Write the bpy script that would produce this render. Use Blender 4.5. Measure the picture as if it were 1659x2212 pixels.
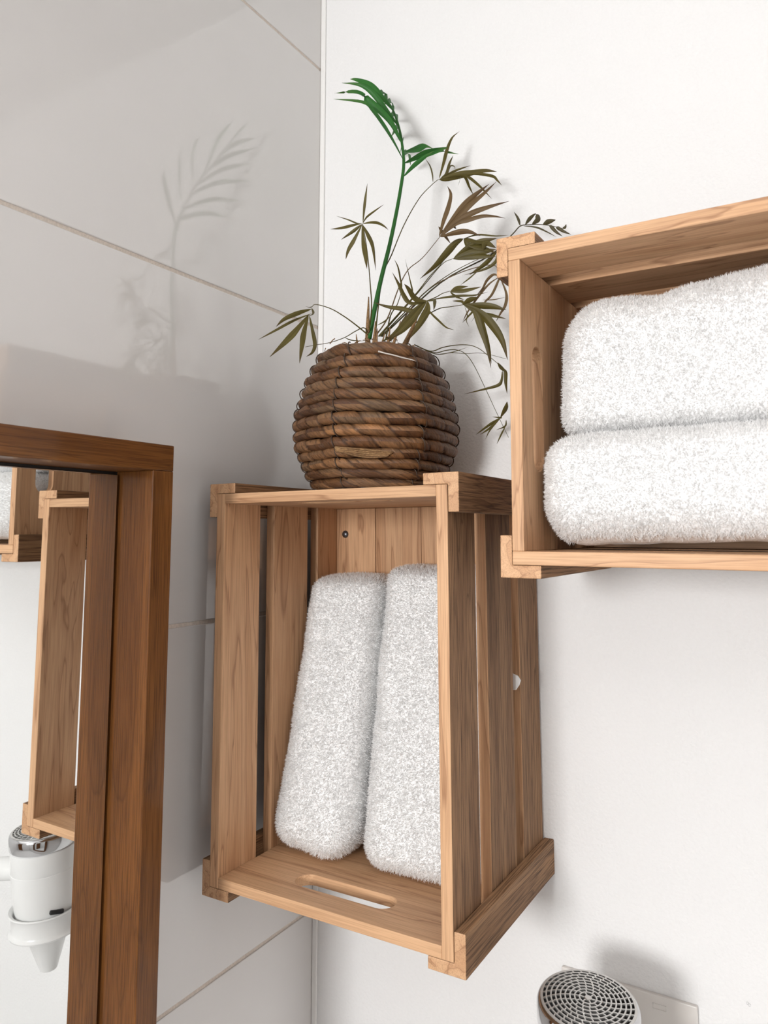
import bpy, bmesh, math, random
import numpy as np
from mathutils import Vector, Matrix, noise

for o in list(bpy.data.objects):
    bpy.data.objects.remove(o, do_unlink=True)
scn = bpy.context.scene
COL = scn.collection
random.seed(7)
rng = np.random.default_rng(11)

# ------------------------------------------------------------------ camera
cam_data = bpy.data.cameras.new('camera')
cam = bpy.data.objects.new('camera', cam_data)
COL.objects.link(cam)
right = Vector((0.8599, 0.5105, -0.0002))
fwd = Vector((-0.5076, 0.8550, 0.1065)).normalized()
up = right.cross(fwd).normalized()
right = fwd.cross(up).normalized()
M = Matrix((right, up, -fwd)).transposed().to_4x4()
M.translation = Vector((0.6644, -0.9121, 0.3467))
cam.matrix_world = M
cam_data.sensor_fit = 'HORIZONTAL'
cam_data.sensor_width = 36.0
cam_data.lens = 36.0 * 1617.94 / 1659.0
cam_data.shift_x = -8.783 / 1659.0
cam_data.shift_y = -127.445 / 1659.0
cam_data.clip_start = 0.02
cam_data.dof.use_dof = True
cam_data.dof.focus_distance = 0.86
cam_data.dof.aperture_fstop = 13.0
scn.camera = cam

# ------------------------------------------------------------------ world, light, exposure
world = bpy.data.worlds.new('world')
scn.world = world
world.use_nodes = True
world.node_tree.nodes['Background'].inputs[0].default_value = (0.9, 0.95, 1.0, 1)
world.node_tree.nodes['Background'].inputs[1].default_value = 0.8


def area(name, loc, target, sx, sy, energy, color):
    l = bpy.data.lights.new(name, 'AREA')
    l.shape = 'RECTANGLE'
    l.size, l.size_y, l.energy, l.color = sx, sy, energy, color
    o = bpy.data.objects.new(name, l)
    COL.objects.link(o)
    o.location = loc
    o.rotation_euler = (Vector(target) - Vector(loc)).to_track_quat('-Z', 'Y').to_euler()
    return o


WIN = (0.25, -2.60, 0.46, 0.42, 0.50)          # window centre and size in the wall behind the camera
area('window_daylight', (WIN[0], -2.61, WIN[2]), (WIN[0], 0, WIN[2]), WIN[3], WIN[4], 36.5, (1.0, 0.996, 0.994))
area('ceiling_fill', (1.25, -1.45, 1.235), (1.25, -1.45, 0), 1.1, 1.5, 4.0, (1.0, 0.98, 0.955))  # soft fill added overhead, no such fixture is known in the room
scn.view_settings.view_transform = 'Standard'
scn.view_settings.look = 'None'
scn.view_settings.gamma = 1.0
scn.view_settings.use_curve_mapping = False
scn.view_settings.exposure = 0.0


# ------------------------------------------------------------------ materials
def new_mat(name):
    m = bpy.data.materials.new(name)
    m.use_nodes = True
    nt = m.node_tree
    return m, nt, nt.nodes['Principled BSDF']


def N(nt, kind, **kw):
    n = nt.nodes.new(kind)
    for k, v in kw.items():
        if k in n.inputs:
            n.inputs[k].default_value = v
        else:
            setattr(n, k, v)
    return n


def ramp(nt, fac, stops):
    r = nt.nodes.new('ShaderNodeValToRGB')
    el = r.color_ramp.elements
    while len(el) < len(stops):
        el.new(0.5)
    for e, (p, c) in zip(el, stops):
        e.position = p
        e.color = (*c, 1)
    nt.links.new(fac, r.inputs[0])
    return r.outputs[0]


def bump(nt, bsdf, height, strength, dist):
    b = nt.nodes.new('ShaderNodeBump')
    b.inputs['Strength'].default_value = strength
    b.inputs['Distance'].default_value = dist
    nt.links.new(height, b.inputs['Height'])
    nt.links.new(b.outputs[0], bsdf.inputs['Normal'])


def plain(name, col, rough=0.5, metal=0.0, spec=0.5, nscale=60, nvar=0.04, bstr=0.0, bdist=0.0005):
    m, nt, b = new_mat(name)
    tc = N(nt, 'ShaderNodeTexCoord')
    nz = N(nt, 'ShaderNodeTexNoise', Scale=nscale, Detail=4.0)
    nt.links.new(tc.outputs['Object'], nz.inputs['Vector'])
    lo = tuple(c * (1 - nvar) for c in col)
    hi = tuple(min(1, c * (1 + nvar)) for c in col)
    nt.links.new(ramp(nt, nz.outputs[0], [(0.35, lo), (0.65, hi)]), b.inputs['Base Color'])
    b.inputs['Roughness'].default_value = rough
    b.inputs['Metallic'].default_value = metal
    b.inputs['Specular IOR Level'].default_value = spec
    if bstr:
        bump(nt, b, nz.outputs[0], bstr, bdist)
    return m


def wood(name, light, mid, dark, rough=0.5, streak=1.0, fibre=0.35, scale=1.0, spec=0.35, bstr=0.15, var=0.18):
    """grain runs along the object's local X axis"""
    m, nt, b = new_mat(name)
    L = nt.links.new
    tc = N(nt, 'ShaderNodeTexCoord')
    oi = N(nt, 'ShaderNodeObjectInfo')
    off = N(nt, 'ShaderNodeVectorMath', operation='SCALE')
    comb = N(nt, 'ShaderNodeCombineXYZ')
    for i, k in enumerate((17.0, 31.0, 23.0)):
        mm = N(nt, 'ShaderNodeMath', operation='MULTIPLY')
        mm.inputs[1].default_value = k
        L(oi.outputs['Random'], mm.inputs[0])
        L(mm.outputs[0], comb.inputs[i])
    mp = N(nt, 'ShaderNodeMapping')
    mp.inputs['Scale'].default_value = (2.2 * scale, 26 * scale, 26 * scale)
    L(tc.outputs['Object'], mp.inputs[0])
    add = N(nt, 'ShaderNodeVectorMath', operation='ADD')
    L(mp.outputs[0], add.inputs[0])
    L(comb.outputs[0], add.inputs[1])
    n1 = N(nt, 'ShaderNodeTexNoise', Scale=1.0, Detail=3.0, Roughness=0.5, Distortion=0.5)
    L(add.outputs[0], n1.inputs['Vector'])
    # growth-ring contour lines
    mul = N(nt, 'ShaderNodeMath', operation='MULTIPLY'); mul.inputs[1].default_value = 7.0
    L(n1.outputs[0], mul.inputs[0])
    fr = N(nt, 'ShaderNodeMath', operation='FRACT'); L(mul.outputs[0], fr.inputs[0])
    ring = ramp(nt, fr.outputs[0], [(0.0, (1, 1, 1)), (0.06, (0.05, 0.05, 0.05)), (0.55, (0, 0, 0)), (0.93, (0.35, 0.35, 0.35)), (1.0, (1, 1, 1))])
    base = ramp(nt, n1.outputs[0], [(0.30, mid), (0.52, light), (0.72, mid)])
    # fine fibres
    mp2 = N(nt, 'ShaderNodeMapping')
    mp2.inputs['Scale'].default_value = (16, 800, 800)
    L(tc.outputs['Object'], mp2.inputs[0])
    add2 = N(nt, 'ShaderNodeVectorMath', operation='ADD')
    L(mp2.outputs[0], add2.inputs[0]); L(comb.outputs[0], add2.inputs[1])
    n2 = N(nt, 'ShaderNodeTexNoise', Scale=1.0, Detail=3.0, Roughness=0.6)
    L(add2.outputs[0], n2.inputs['Vector'])
    fib = ramp(nt, n2.outputs[0], [(0.38, (1, 1, 1)), (0.56, (0, 0, 0))])
    mx1 = N(nt, 'ShaderNodeMixRGB', blend_type='MIX'); mx1.inputs[2].default_value = (*dark, 1)
    f1 = N(nt, 'ShaderNodeMath', operation='MULTIPLY'); f1.inputs[1].default_value = 0.42 * streak
    L(ring, f1.inputs[0]); L(f1.outputs[0], mx1.inputs[0]); L(base, mx1.inputs[1])
    mx2 = N(nt, 'ShaderNodeMixRGB', blend_type='MIX'); mx2.inputs[2].default_value = (*dark, 1)
    f2 = N(nt, 'ShaderNodeMath', operation='MULTIPLY'); f2.inputs[1].default_value = fibre
    L(fib, f2.inputs[0]); L(f2.outputs[0], mx2.inputs[0]); L(mx1.outputs[0], mx2.inputs[1])
    # board-to-board variation
    hsv = N(nt, 'ShaderNodeHueSaturation')
    mr = N(nt, 'ShaderNodeMapRange')
    mr.inputs[3].default_value = 1 - var; mr.inputs[4].default_value = 1 + var * 0.5
    L(oi.outputs['Random'], mr.inputs[0]); L(mr.outputs[0], hsv.inputs['Value'])
    L(mx2.outputs[0], hsv.inputs['Color'])
    L(hsv.outputs[0], b.inputs['Base Color'])
    b.inputs['Roughness'].default_value = rough
    b.inputs['Specular IOR Level'].default_value = spec
    bump(nt, b, n2.outputs[0], bstr, 0.0006)
    return m


MAT = {}
MAT['wood'] = wood('sanded_wood', (0.70, 0.43, 0.245), (0.58, 0.325, 0.172), (0.23, 0.092, 0.036), streak=1.4, fibre=0.28, var=0.10)
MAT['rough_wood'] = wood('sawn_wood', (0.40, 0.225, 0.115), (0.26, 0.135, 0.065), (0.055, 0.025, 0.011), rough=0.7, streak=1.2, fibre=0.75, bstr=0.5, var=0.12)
MAT['walnut'] = wood('oiled_brown_wood', (0.205, 0.078, 0.018), (0.125, 0.043, 0.009), (0.035, 0.011, 0.003), rough=0.5, streak=0.8, fibre=0.5, var=0.06, spec=0.15)
_b = MAT['walnut'].node_tree.nodes['Principled BSDF']
_b.inputs['Coat Weight'].default_value = 0.35
_b.inputs['Coat Roughness'].default_value = 0.10
MAT['tile'] = plain('glazed_tile', (0.70, 0.678, 0.66), rough=0.06, spec=1.0, nscale=6, nvar=0.015)
MAT['tile'].node_tree.nodes['Principled BSDF'].inputs['IOR'].default_value = 1.6
MAT['grout'] = plain('grout', (0.66, 0.58, 0.51), rough=0.9, nscale=400, nvar=0.08)
MAT['plaster'] = plain('white_plaster', (0.86, 0.857, 0.852), rough=0.85, spec=0.2, nscale=260, nvar=0.008, bstr=0.6, bdist=0.0014)
MAT['paint'] = plain('white_paint', (0.85, 0.845, 0.84), rough=0.8, spec=0.2, nscale=90, nvar=0.01)
MAT['floor'] = plain('grey_floor', (0.82, 0.81, 0.80), rough=0.5, nscale=12, nvar=0.05)
MAT['bead'] = plain('white_sealant', (0.88, 0.87, 0.85), rough=0.5, nscale=60, nvar=0.01)
MAT['terry'] = plain('terry_cloth', (0.95, 0.948, 0.945), rough=1.0, spec=0.05, nscale=500, nvar=0.03, bstr=0.6, bdist=0.002)
MAT['pile'] = plain('terry_loops', (0.96, 0.958, 0.955), rough=1.0, spec=0.03, nscale=120, nvar=0.02)
MAT['white_plastic'] = plain('white_plastic', (0.85, 0.85, 0.84), rough=0.25, spec=0.5, nscale=30, nvar=0.005)
MAT['plate_plastic'] = plain('warm_white_plastic', (0.72, 0.685, 0.65), rough=0.35, spec=0.5, nscale=30, nvar=0.005)
MAT['chrome'] = plain('chrome', (0.62, 0.62, 0.63), rough=0.06, metal=1.0, nscale=30, nvar=0.01)
MAT['grille'] = plain('satin_grille', (0.66, 0.65, 0.63), rough=0.3, metal=0.85, nscale=80, nvar=0.03)
MAT['black'] = plain('black_plastic', (0.015, 0.014, 0.014), rough=0.5, nscale=60, nvar=0.1)
MAT['steel'] = plain('grey_screw', (0.16, 0.165, 0.18), rough=0.35, metal=0.9, nscale=200, nvar=0.1)
MAT['tag'] = plain('white_tag', (0.86, 0.86, 0.85), rough=0.7, nscale=300, nvar=0.02)
MAT['soil'] = plain('dry_soil', (0.06, 0.04, 0.025), rough=1.0, nscale=180, nvar=0.6, bstr=0.8, bdist=0.004)
MAT['straw'] = wood('dry_straw', (0.36, 0.215, 0.10), (0.27, 0.15, 0.068), (0.09, 0.045, 0.02), rough=0.8, fibre=0.6)
MAT['thread'] = plain('dark_thread', (0.05, 0.028, 0.016), rough=0.6, nscale=300, nvar=0.2)
MAT['fluff'] = plain('pale_fibre', (0.6, 0.55, 0.5), rough=0.8, nscale=300, nvar=0.1)
# loops let light through
nt = MAT['pile'].node_tree
tr = N(nt, 'ShaderNodeBsdfTranslucent', Color=(0.97, 0.968, 0.965, 1))
ms = N(nt, 'ShaderNodeMixShader', Fac=0.45)
nt.links.new(nt.nodes['Principled BSDF'].outputs[0], ms.inputs[1])
nt.links.new(tr.outputs[0], ms.inputs[2])
nt.links.new(ms.outputs[0], nt.nodes['Material Output'].inputs[0])
# silvered mirror
m, nt, b = new_mat('mirror_silver')
b.inputs['Metallic'].default_value = 1.0
b.inputs['Roughness'].default_value = 0.012
nz = N(nt, 'ShaderNodeTexNoise', Scale=3.0)
nt.links.new(ramp(nt, nz.outputs[0], [(0, (0.89, 0.905, 0.90)), (1, (0.90, 0.915, 0.91))]), b.inputs['Base Color'])
MAT['mirror'] = m


def leaf_mat(name, a, c, tip, trans=0.25):
    m, nt, b = new_mat(name)
    L = nt.links.new
    uv = N(nt, 'ShaderNodeUVMap', uv_map='leaf')
    oi = N(nt, 'ShaderNodeObjectInfo')
    sep = N(nt, 'ShaderNodeSeparateXYZ'); L(uv.outputs[0], sep.inputs[0])
    mp = N(nt, 'ShaderNodeMapping'); mp.inputs['Scale'].default_value = (2.5, 9, 1)
    L(uv.outputs[0], mp.inputs[0])
    add = N(nt, 'ShaderNodeVectorMath', operation='ADD'); L(mp.outputs[0], add.inputs[0])
    sc = N(nt, 'ShaderNodeMath', operation='MULTIPLY'); sc.inputs[1].default_value = 40; L(oi.outputs['Random'], sc.inputs[0])
    L(sc.outputs[0], add.inputs[1])
    nz = N(nt, 'ShaderNodeTexNoise', Scale=1.0, Detail=4.0); L(add.outputs[0], nz.inputs['Vector'])
    base = ramp(nt, nz.outputs[0], [(0.3, a), (0.7, c)])
    mx = N(nt, 'ShaderNodeMixRGB'); mx.inputs[2].default_value = (*tip, 1)
    tipf = ramp(nt, sep.outputs[0], [(0.7, (0, 0, 0)), (1.0, (1, 1, 1))])
    L(tipf, mx.inputs[0]); L(base, mx.inputs[1])
    L(mx.outputs[0], b.inputs['Base Color'])
    b.inputs['Roughness'].default_value = 0.5
    b.inputs['Specular IOR Level'].default_value = 0.35
    tr = N(nt, 'ShaderNodeBsdfTranslucent'); L(mx.outputs[0], tr.inputs[0])
    ms = N(nt, 'ShaderNodeMixShader'); ms.inputs[0].default_value = trans
    out = nt.nodes['Material Output']
    L(b.outputs[0], ms.inputs[1]); L(tr.outputs[0], ms.inputs[2]); L(ms.outputs[0], out.inputs[0])
    return m


LEAF = {
    'g': leaf_mat('green_leaf', (0.018, 0.105, 0.018), (0.04, 0.19, 0.03), (0.09, 0.18, 0.045)),
    'o': leaf_mat('olive_dry_leaf', (0.068, 0.054, 0.010), (0.135, 0.108, 0.026), (0.080, 0.048, 0.014)),
    'b': leaf_mat('brown_dry_leaf', (0.105, 0.062, 0.026), (0.18, 0.115, 0.05), (0.07, 0.034, 0.015)),
    'd': leaf_mat('dark_dry_leaf', (0.065, 0.055, 0.025), (0.10, 0.082, 0.036), (0.05, 0.035, 0.02)),
}
# twisted leaf rope of the pot: uv x counts the wraps, uv y goes round the rope
m, nt, b = new_mat('twisted_leaf_rope')
L = nt.links.new
uv = N(nt, 'ShaderNodeUVMap', uv_map='rope')
oi = N(nt, 'ShaderNodeObjectInfo')
sep = N(nt, 'ShaderNodeSeparateXYZ'); L(uv.outputs[0], sep.inputs[0])
fl = N(nt, 'ShaderNodeMath', operation='FLOOR'); L(sep.outputs[0], fl.inputs[0])
rs = N(nt, 'ShaderNodeMath', operation='MULTIPLY'); rs.inputs[1].default_value = 57.0; L(oi.outputs['Random'], rs.inputs[0])
cm = N(nt, 'ShaderNodeCombineXYZ'); L(fl.outputs[0], cm.inputs[0]); L(rs.outputs[0], cm.inputs[1])
wn = N(nt, 'ShaderNodeTexWhiteNoise', noise_dimensions='2D'); L(cm.outputs[0], wn.inputs['Vector'])
fr_ = N(nt, 'ShaderNodeMath', operation='FRACT'); L(sep.outputs[0], fr_.inputs[0])
cv = N(nt, 'ShaderNodeCombineXYZ'); L(sep.outputs[0], cv.inputs[0]); L(sep.outputs[1], cv.inputs[1]); L(rs.outputs[0], cv.inputs[2])
mp = N(nt, 'ShaderNodeMapping'); mp.inputs['Scale'].default_value = (9, 3.0, 1); L(cv.outputs[0], mp.inputs[0])
nz = N(nt, 'ShaderNodeTexNoise', Scale=1.0, Detail=5.0, Roughness=0.65); L(mp.outputs[0], nz.inputs['Vector'])
strip = ramp(nt, wn.outputs[0], [(0.0, (0.075, 0.029, 0.010)), (0.35, (0.135, 0.058, 0.021)), (0.65, (0.20, 0.098, 0.041)), (0.85, (0.125, 0.074, 0.039)), (1.0, (0.30, 0.14, 0.054))])
stri = ramp(nt, nz.outputs[0], [(0.3, (0.25, 0.23, 0.21)), (0.5, (1.0, 1.0, 1.0)), (0.72, (1.6, 1.55, 1.45))])
mxx = N(nt, 'ShaderNodeMixRGB', blend_type='MULTIPLY'); mxx.inputs[0].default_value = 0.85
L(strip, mxx.inputs[1]); L(stri, mxx.inputs[2])
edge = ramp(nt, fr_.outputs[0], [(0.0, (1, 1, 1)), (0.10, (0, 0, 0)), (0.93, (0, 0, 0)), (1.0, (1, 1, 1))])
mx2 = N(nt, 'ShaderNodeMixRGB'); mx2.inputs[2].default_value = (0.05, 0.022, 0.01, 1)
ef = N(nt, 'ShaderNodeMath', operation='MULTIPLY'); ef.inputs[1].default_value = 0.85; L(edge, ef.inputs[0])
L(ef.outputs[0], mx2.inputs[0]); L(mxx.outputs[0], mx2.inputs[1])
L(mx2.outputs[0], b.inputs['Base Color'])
b.inputs['Roughness'].default_value = 0.48
b.inputs['Specular IOR Level'].default_value = 0.45
bump(nt, b, nz.outputs[0], 0.9, 0.0018)
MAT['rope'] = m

# ------------------------------------------------------------------ helpers
def link(o, parent=None):
    COL.objects.link(o)
    if parent is not None:
        o.parent = parent
    return o


def mesh_obj(name, verts, faces, mat, parent=None, smooth=False, uv=None, uvname='leaf'):
    me = bpy.data.meshes.new(name)
    me.from_pydata([tuple(v) for v in verts], [], faces)
    if uv is not None:
        lay = me.uv_layers.new(name=uvname)
        k = 0
        for f in faces:
            for vi in f:
                lay.data[k].uv = uv[vi]
                k += 1
    me.materials.append(mat)
    if smooth:
        me.shade_smooth()
    me.update()
    return link(bpy.data.objects.new(name, me), parent)


def bm_obj(name, bm, mat, parent=None, smooth=False):
    bmesh.ops.recalc_face_normals(bm, faces=bm.faces)
    me = bpy.data.meshes.new(name)
    bm.to_mesh(me)
    bm.free()
    for x in (mat if isinstance(mat, (list, tuple)) else [mat]):
        me.materials.append(x)
    if smooth:
        me.shade_smooth()
    return link(bpy.data.objects.new(name, me), parent)


def thing(name, label, cat, loc=(0, 0, 0), group=None):
    o = bpy.data.objects.new(name, None)
    o.empty_display_size = 0.05
    link(o)
    o.location = loc
    tag(o, label, cat, group)
    return o


def tag(o, label, cat, group=None):
    o['label'] = label
    o['category'] = cat
    if group:
        o['group'] = group


ROT = {'x': Matrix.Identity(3),
       'y': Matrix(((0, -1, 0), (1, 0, 0), (0, 0, 1))),       # local X -> +y
       'z': Matrix(((0, 0, -1), (0, 1, 0), (1, 0, 0)))}       # local X -> +z, local Z -> -x


def orient(o, axis, centre):
    o.matrix_local = Matrix.Translation(Vector(centre)) @ ROT[axis].to_4x4()


def box_bm(dims, bevel=0.0006, seg=1):
    bm = bmesh.new()
    bmesh.ops.create_cube(bm, size=1.0)
    bmesh.ops.scale(bm, vec=dims, verts=bm.verts)
    if bevel:
        bmesh.ops.bevel(bm, geom=bm.edges[:], offset=bevel, segments=seg, profile=0.5, affect='EDGES')
    return bm


def board(name, lo, hi, axis, mat, parent, bevel=0.0009, seg=2, outer=None):
    """board between two corners (parent space) with its grain along axis"""
    lo, hi = Vector(lo), Vector(hi)
    c, d = (lo + hi) / 2, hi - lo
    ld = {'x': (d.x, d.y, d.z), 'y': (d.y, d.x, d.z), 'z': (d.z, d.y, d.x)}[axis]
    bm = box_bm(ld, bevel, seg)
    mats = [mat]
    if outer is not None:                      # unplaned outer face in a second material
        n_local = ROT[axis].transposed() @ Vector(outer[0])
        bm.normal_update()
        for f in bm.faces:
            if f.normal.dot(n_local) > 0.9:
                f.material_index = 1
        mats.append(outer[1])
    o = bm_obj(name, bm, mats, parent)
    orient(o, axis, c)
    return o


def tube(path, radii, n=6, cap=True):
    """round tube along a list of points -> verts, faces"""
    pts = [Vector(p) for p in path]
    verts, faces = [], []
    prev = None
    for i, p in enumerate(pts):
        t = (pts[min(i + 1, len(pts) - 1)] - pts[max(i - 1, 0)]).normalized()
        if prev is None:
            a = t.orthogonal().normalized()
        else:
            a = (prev - t * prev.dot(t)).normalized()
        prev = a
        bt = t.cross(a)
        r = radii[i] if isinstance(radii, (list, tuple)) else radii
        for k in range(n):
            th = 2 * math.pi * k / n
            verts.append(p + (a * math.cos(th) + bt * math.sin(th)) * r)
    for i in range(len(pts) - 1):
        for k in range(n):
            k2 = (k + 1) % n
            faces.append((i * n + k, i * n + k2, (i + 1) * n + k2, (i + 1) * n + k))
    if cap:
        faces.append(tuple(range(n - 1, -1, -1)))
        faces.append(tuple((len(pts) - 1) * n + k for k in range(n)))
    return verts, faces


def spline(pts, m):
    """Catmull-Rom resampling with m points per span"""
    P = [Vector(p) for p in pts]
    P = [P[0] * 2 - P[1]] + P + [P[-1] * 2 - P[-2]]
    out = []
    for i in range(1, len(P) - 2):
        a, b_, c, d = P[i - 1], P[i], P[i + 1], P[i + 2]
        for k in range(m):
            t = k / m
            out.append(0.5 * ((2 * b_) + (c - a) * t + (2 * a - 5 * b_ + 4 * c - d) * t * t + (3 * b_ - a - 3 * c + d) * t ** 3))
    out.append(P[-2].copy())
    return out


def lathe(profile, n=64, closed=False):
    verts, faces = [], []
    for r, z in profile:
        for k in range(n):
            th = 2 * math.pi * k / n
            verts.append((r * math.cos(th), r * math.sin(th), z))
    m_ = len(profile)
    for i in range(m_ if closed else m_ - 1):
        i2 = (i + 1) % m_
        for k in range(n):
            k2 = (k + 1) % n
            faces.append((i * n + k, i * n + k2, i2 * n + k2, i2 * n + k))
    return verts, faces


def fix_normals(o, angle=None):
    bm = bmesh.new()
    bm.from_mesh(o.data)
    bmesh.ops.recalc_face_normals(bm, faces=bm.faces)
    bm.to_mesh(o.data)
    bm.free()
    if angle is not None:
        o.data.shade_smooth()
        o.data.set_sharp_from_angle(angle=angle)


def structure(o, part_label=None):
    o['kind'] = 'structure'
    return o


# ------------------------------------------------------------------ room shell
RX, RY, ZF, ZC = 2.3, -2.6, -1.45, 1.25
wall_back = structure(board('wall_back', (-0.1, 0, ZF), (RX + 0.1, 0.1, ZC), 'x', MAT['plaster'], None, bevel=0))
wall_right = structure(board('wall_right', (RX, RY, ZF), (RX + 0.1, 0, ZC), 'y', MAT['paint'], None, bevel=0))
structure(board('floor', (-0.1, RY - 0.1, ZF - 0.1), (RX + 0.1, 0.1, ZF), 'x', MAT['floor'], None, bevel=0))
structure(board('ceiling', (-0.1, RY - 0.1, ZC), (RX + 0.1, 0.1, ZC + 0.1), 'x', MAT['paint'], None, bevel=0))
# wall with the window, behind the camera
wx0, wx1, wz0, wz1 = WIN[0] - WIN[3] / 2, WIN[0] + WIN[3] / 2, WIN[2] - WIN[4] / 2, WIN[2] + WIN[4] / 2
bm = bmesh.new()
for lo, hi in [((-0.1, ZF), (wx0, ZC)), ((wx1, ZF), (RX + 0.1, ZC)), ((wx0, ZF), (wx1, wz0)), ((wx0, wz1), (wx1, ZC))]:
    g = bmesh.ops.create_cube(bm, size=1.0)['verts']
    bmesh.ops.scale(bm, vec=(hi[0] - lo[0], 0.1, hi[1] - lo[1]), verts=g)
    bmesh.ops.translate(bm, vec=((lo[0] + hi[0]) / 2, RY - 0.05, (lo[1] + hi[1]) / 2), verts=g)
structure(bm_obj('wall_front', bm, MAT['paint']))
# left wall: a grout bed carrying large glazed tiles, each a part of its own
wall_left = structure(board('wall_left', (-0.1, RY, ZF), (-0.0014, 0, ZC), 'x', MAT['grout'], None, bevel=0))
T0, TH, TL, GAP = -0.1808, 0.4204, 0.86, 0.0046
inv = Matrix.Translation((0.0507, -RY / 2, -(ZF + ZC) / 2))
tile_meshes = {}
for r in range(-3, 4):
    z0, z1 = max(T0 + r * TH, ZF), min(T0 + (r + 1) * TH, ZC)
    if z1 - z0 < 0.02:
        continue
    y1 = 0.0
    while y1 > RY + 0.02:
        y0 = max(y1 - TL, RY)
        d = (round(y1 - y0 - GAP, 4), 0.0085, round(z1 - z0 - GAP, 4))
        if d not in tile_meshes:
            bm = box_bm(d, 0.0011, 2)
            me = bpy.data.meshes.new('tile')
            bm.to_mesh(me); bm.free()
            me.materials.append(MAT['tile'])
            tile_meshes[d] = me
        t = link(bpy.data.objects.new('tile', tile_meshes[d]), wall_left)
        t.matrix_local = inv @ Matrix.Translation((-0.00425, (y0 + y1) / 2, (z0 + z1) / 2)) @ ROT['y'].to_4x4()
        y1 = y0
structure(board('trim_1', (0.0, -0.0035, ZF), (0.0085, 0.0, ZC), 'z', MAT['bead'], None, bevel=0.0012))
# two tiny nail holes in the plaster
for p in ((0.559, -0.1408), (0.5607, -0.1421)):
    v, f = lathe([(0.0, -0.0006), (0.0013, -0.0003), (0.0013, 0.0004)], 12)
    o = mesh_obj('nail_hole', v, f, MAT['black'], wall_back)
    o.matrix_local = Matrix.Translation((-RX / 2, -0.05, -(ZF + ZC) / 2)) @ Matrix.Translation((p[0], 0, p[1])) @ Matrix.Rotation(math.radians(90), 4, 'X')
# window set into the front wall (daylight comes through it)
# added doorway behind the camera, unseen, a dark shape for the chrome to reflect
added_door = structure(bpy.data.objects.new('added_door_1', None))
link(added_door)
added_door.location = (1.55, RY, ZF)
board('added_door_leaf', (-0.42, 0.001, 0.002), (0.42, 0.036, 2.02), 'z', MAT['walnut'], added_door, bevel=0.002)
for lo, hi, ax in [((-0.49, 0.001, 0.002), (-0.422, 0.045, 2.09), 'z'), ((0.422, 0.001, 0.002), (0.49, 0.045, 2.09), 'z'), ((-0.422, 0.001, 2.022), (0.422, 0.045, 2.09), 'x')]:
    board('added_door_frame', lo, hi, ax, MAT['white_plastic'], added_door)
win = structure(bpy.data.objects.new('window_1', None))
link(win)
win.location = (WIN[0], RY - 0.03, wz0)
hw, hh, fw = WIN[3] / 2, WIN[4], 0.025
for lo, hi, ax in [((-hw, -.02, 0), (-hw + fw, .02, hh), 'z'), ((hw - fw, -.02, 0), (hw, .02, hh), 'z'),
                   ((-hw + fw, -.02, 0), (hw - fw, .02, fw), 'x'), ((-hw + fw, -.02, hh - fw), (hw - fw, .02, hh), 'x')]:
    board('window_frame', lo, hi, ax, MAT['white_plastic'], win)

# ------------------------------------------------------------------ wooden crates
W_, H_, D_ = 0.303, 0.44, 0.2519
TS, TP, TL_, LEG = 0.0126, 0.0117, 0.0121, 0.0395


def end_panel_bm(w, d, t):
    """panel in local XY (x = grain, width w; y = depth d), hand slot near the front (-y) edge"""
    bm = bmesh.new()
    out = [(-w / 2, -d / 2), (w / 2, -d / 2), (w / 2, d / 2), (-w / 2, d / 2)]
    cy, r, hl = -d / 2 + 0.0455, 0.0145, 0.0625
    slot = []
    for k in range(13):
        a = -math.pi / 2 + math.pi * k / 12
        slot.append((hl - r + r * math.cos(a), cy + r * math.sin(a)))
    for k in range(13):
        a = math.pi / 2 + math.pi * k / 12
        slot.append((-hl + r + r * math.cos(a), cy + r * math.sin(a)))
    es = []
    for loop in (out, slot):
        vs = [bm.verts.new((x, y, -t / 2)) for x, y in loop]
        for i in range(len(vs)):
            es.append(bm.edges.new((vs[i], vs[(i + 1) % len(vs)])))
    fs = [g for g in bmesh.ops.triangle_fill(bm, edges=es, use_beauty=True)['geom'] if isinstance(g, bmesh.types.BMFace)]
    ex = bmesh.ops.extrude_face_region(bm, geom=fs)['geom']
    bmesh.ops.translate(bm, vec=(0, 0, t), verts=[g for g in ex if isinstance(g, bmesh.types.BMVert)])
    bmesh.ops.recalc_face_normals(bm, faces=bm.faces)
    sharp = [e for e in bm.edges if len(e.link_faces) == 2 and e.calc_face_angle() > 1.2]
    bmesh.ops.bevel(bm, geom=sharp, offset=0.0008, segments=2, profile=0.5, affect='EDGES')
    return bm


def l_profile_bm(length, leg, t, sx, sz):
    """corner moulding along local X; legs run from the outer corner towards sx (local Y) and sz (local Z)"""
    pts = [(0, 0), (leg, 0), (leg, t), (t, t), (t, leg), (0, leg)]
    bm = bmesh.new()
    a = [bm.verts.new((-length / 2, sx * y, sz * z)) for y, z in pts]
    b_ = [bm.verts.new((length / 2, sx * y, sz * z)) for y, z in pts]
    bm.faces.new(a); bm.faces.new(b_[::-1])
    for i in range(6):
        j = (i + 1) % 6
        bm.faces.new((a[i], b_[i], b_[j], a[j]))
    bmesh.ops.recalc_face_normals(bm, faces=bm.faces)
    bmesh.ops.bevel(bm, geom=[e for e in bm.edges if e.calc_face_angle() > 1.0], offset=0.0011, segments=2, profile=0.5, affect='EDGES')
    return bm


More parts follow.
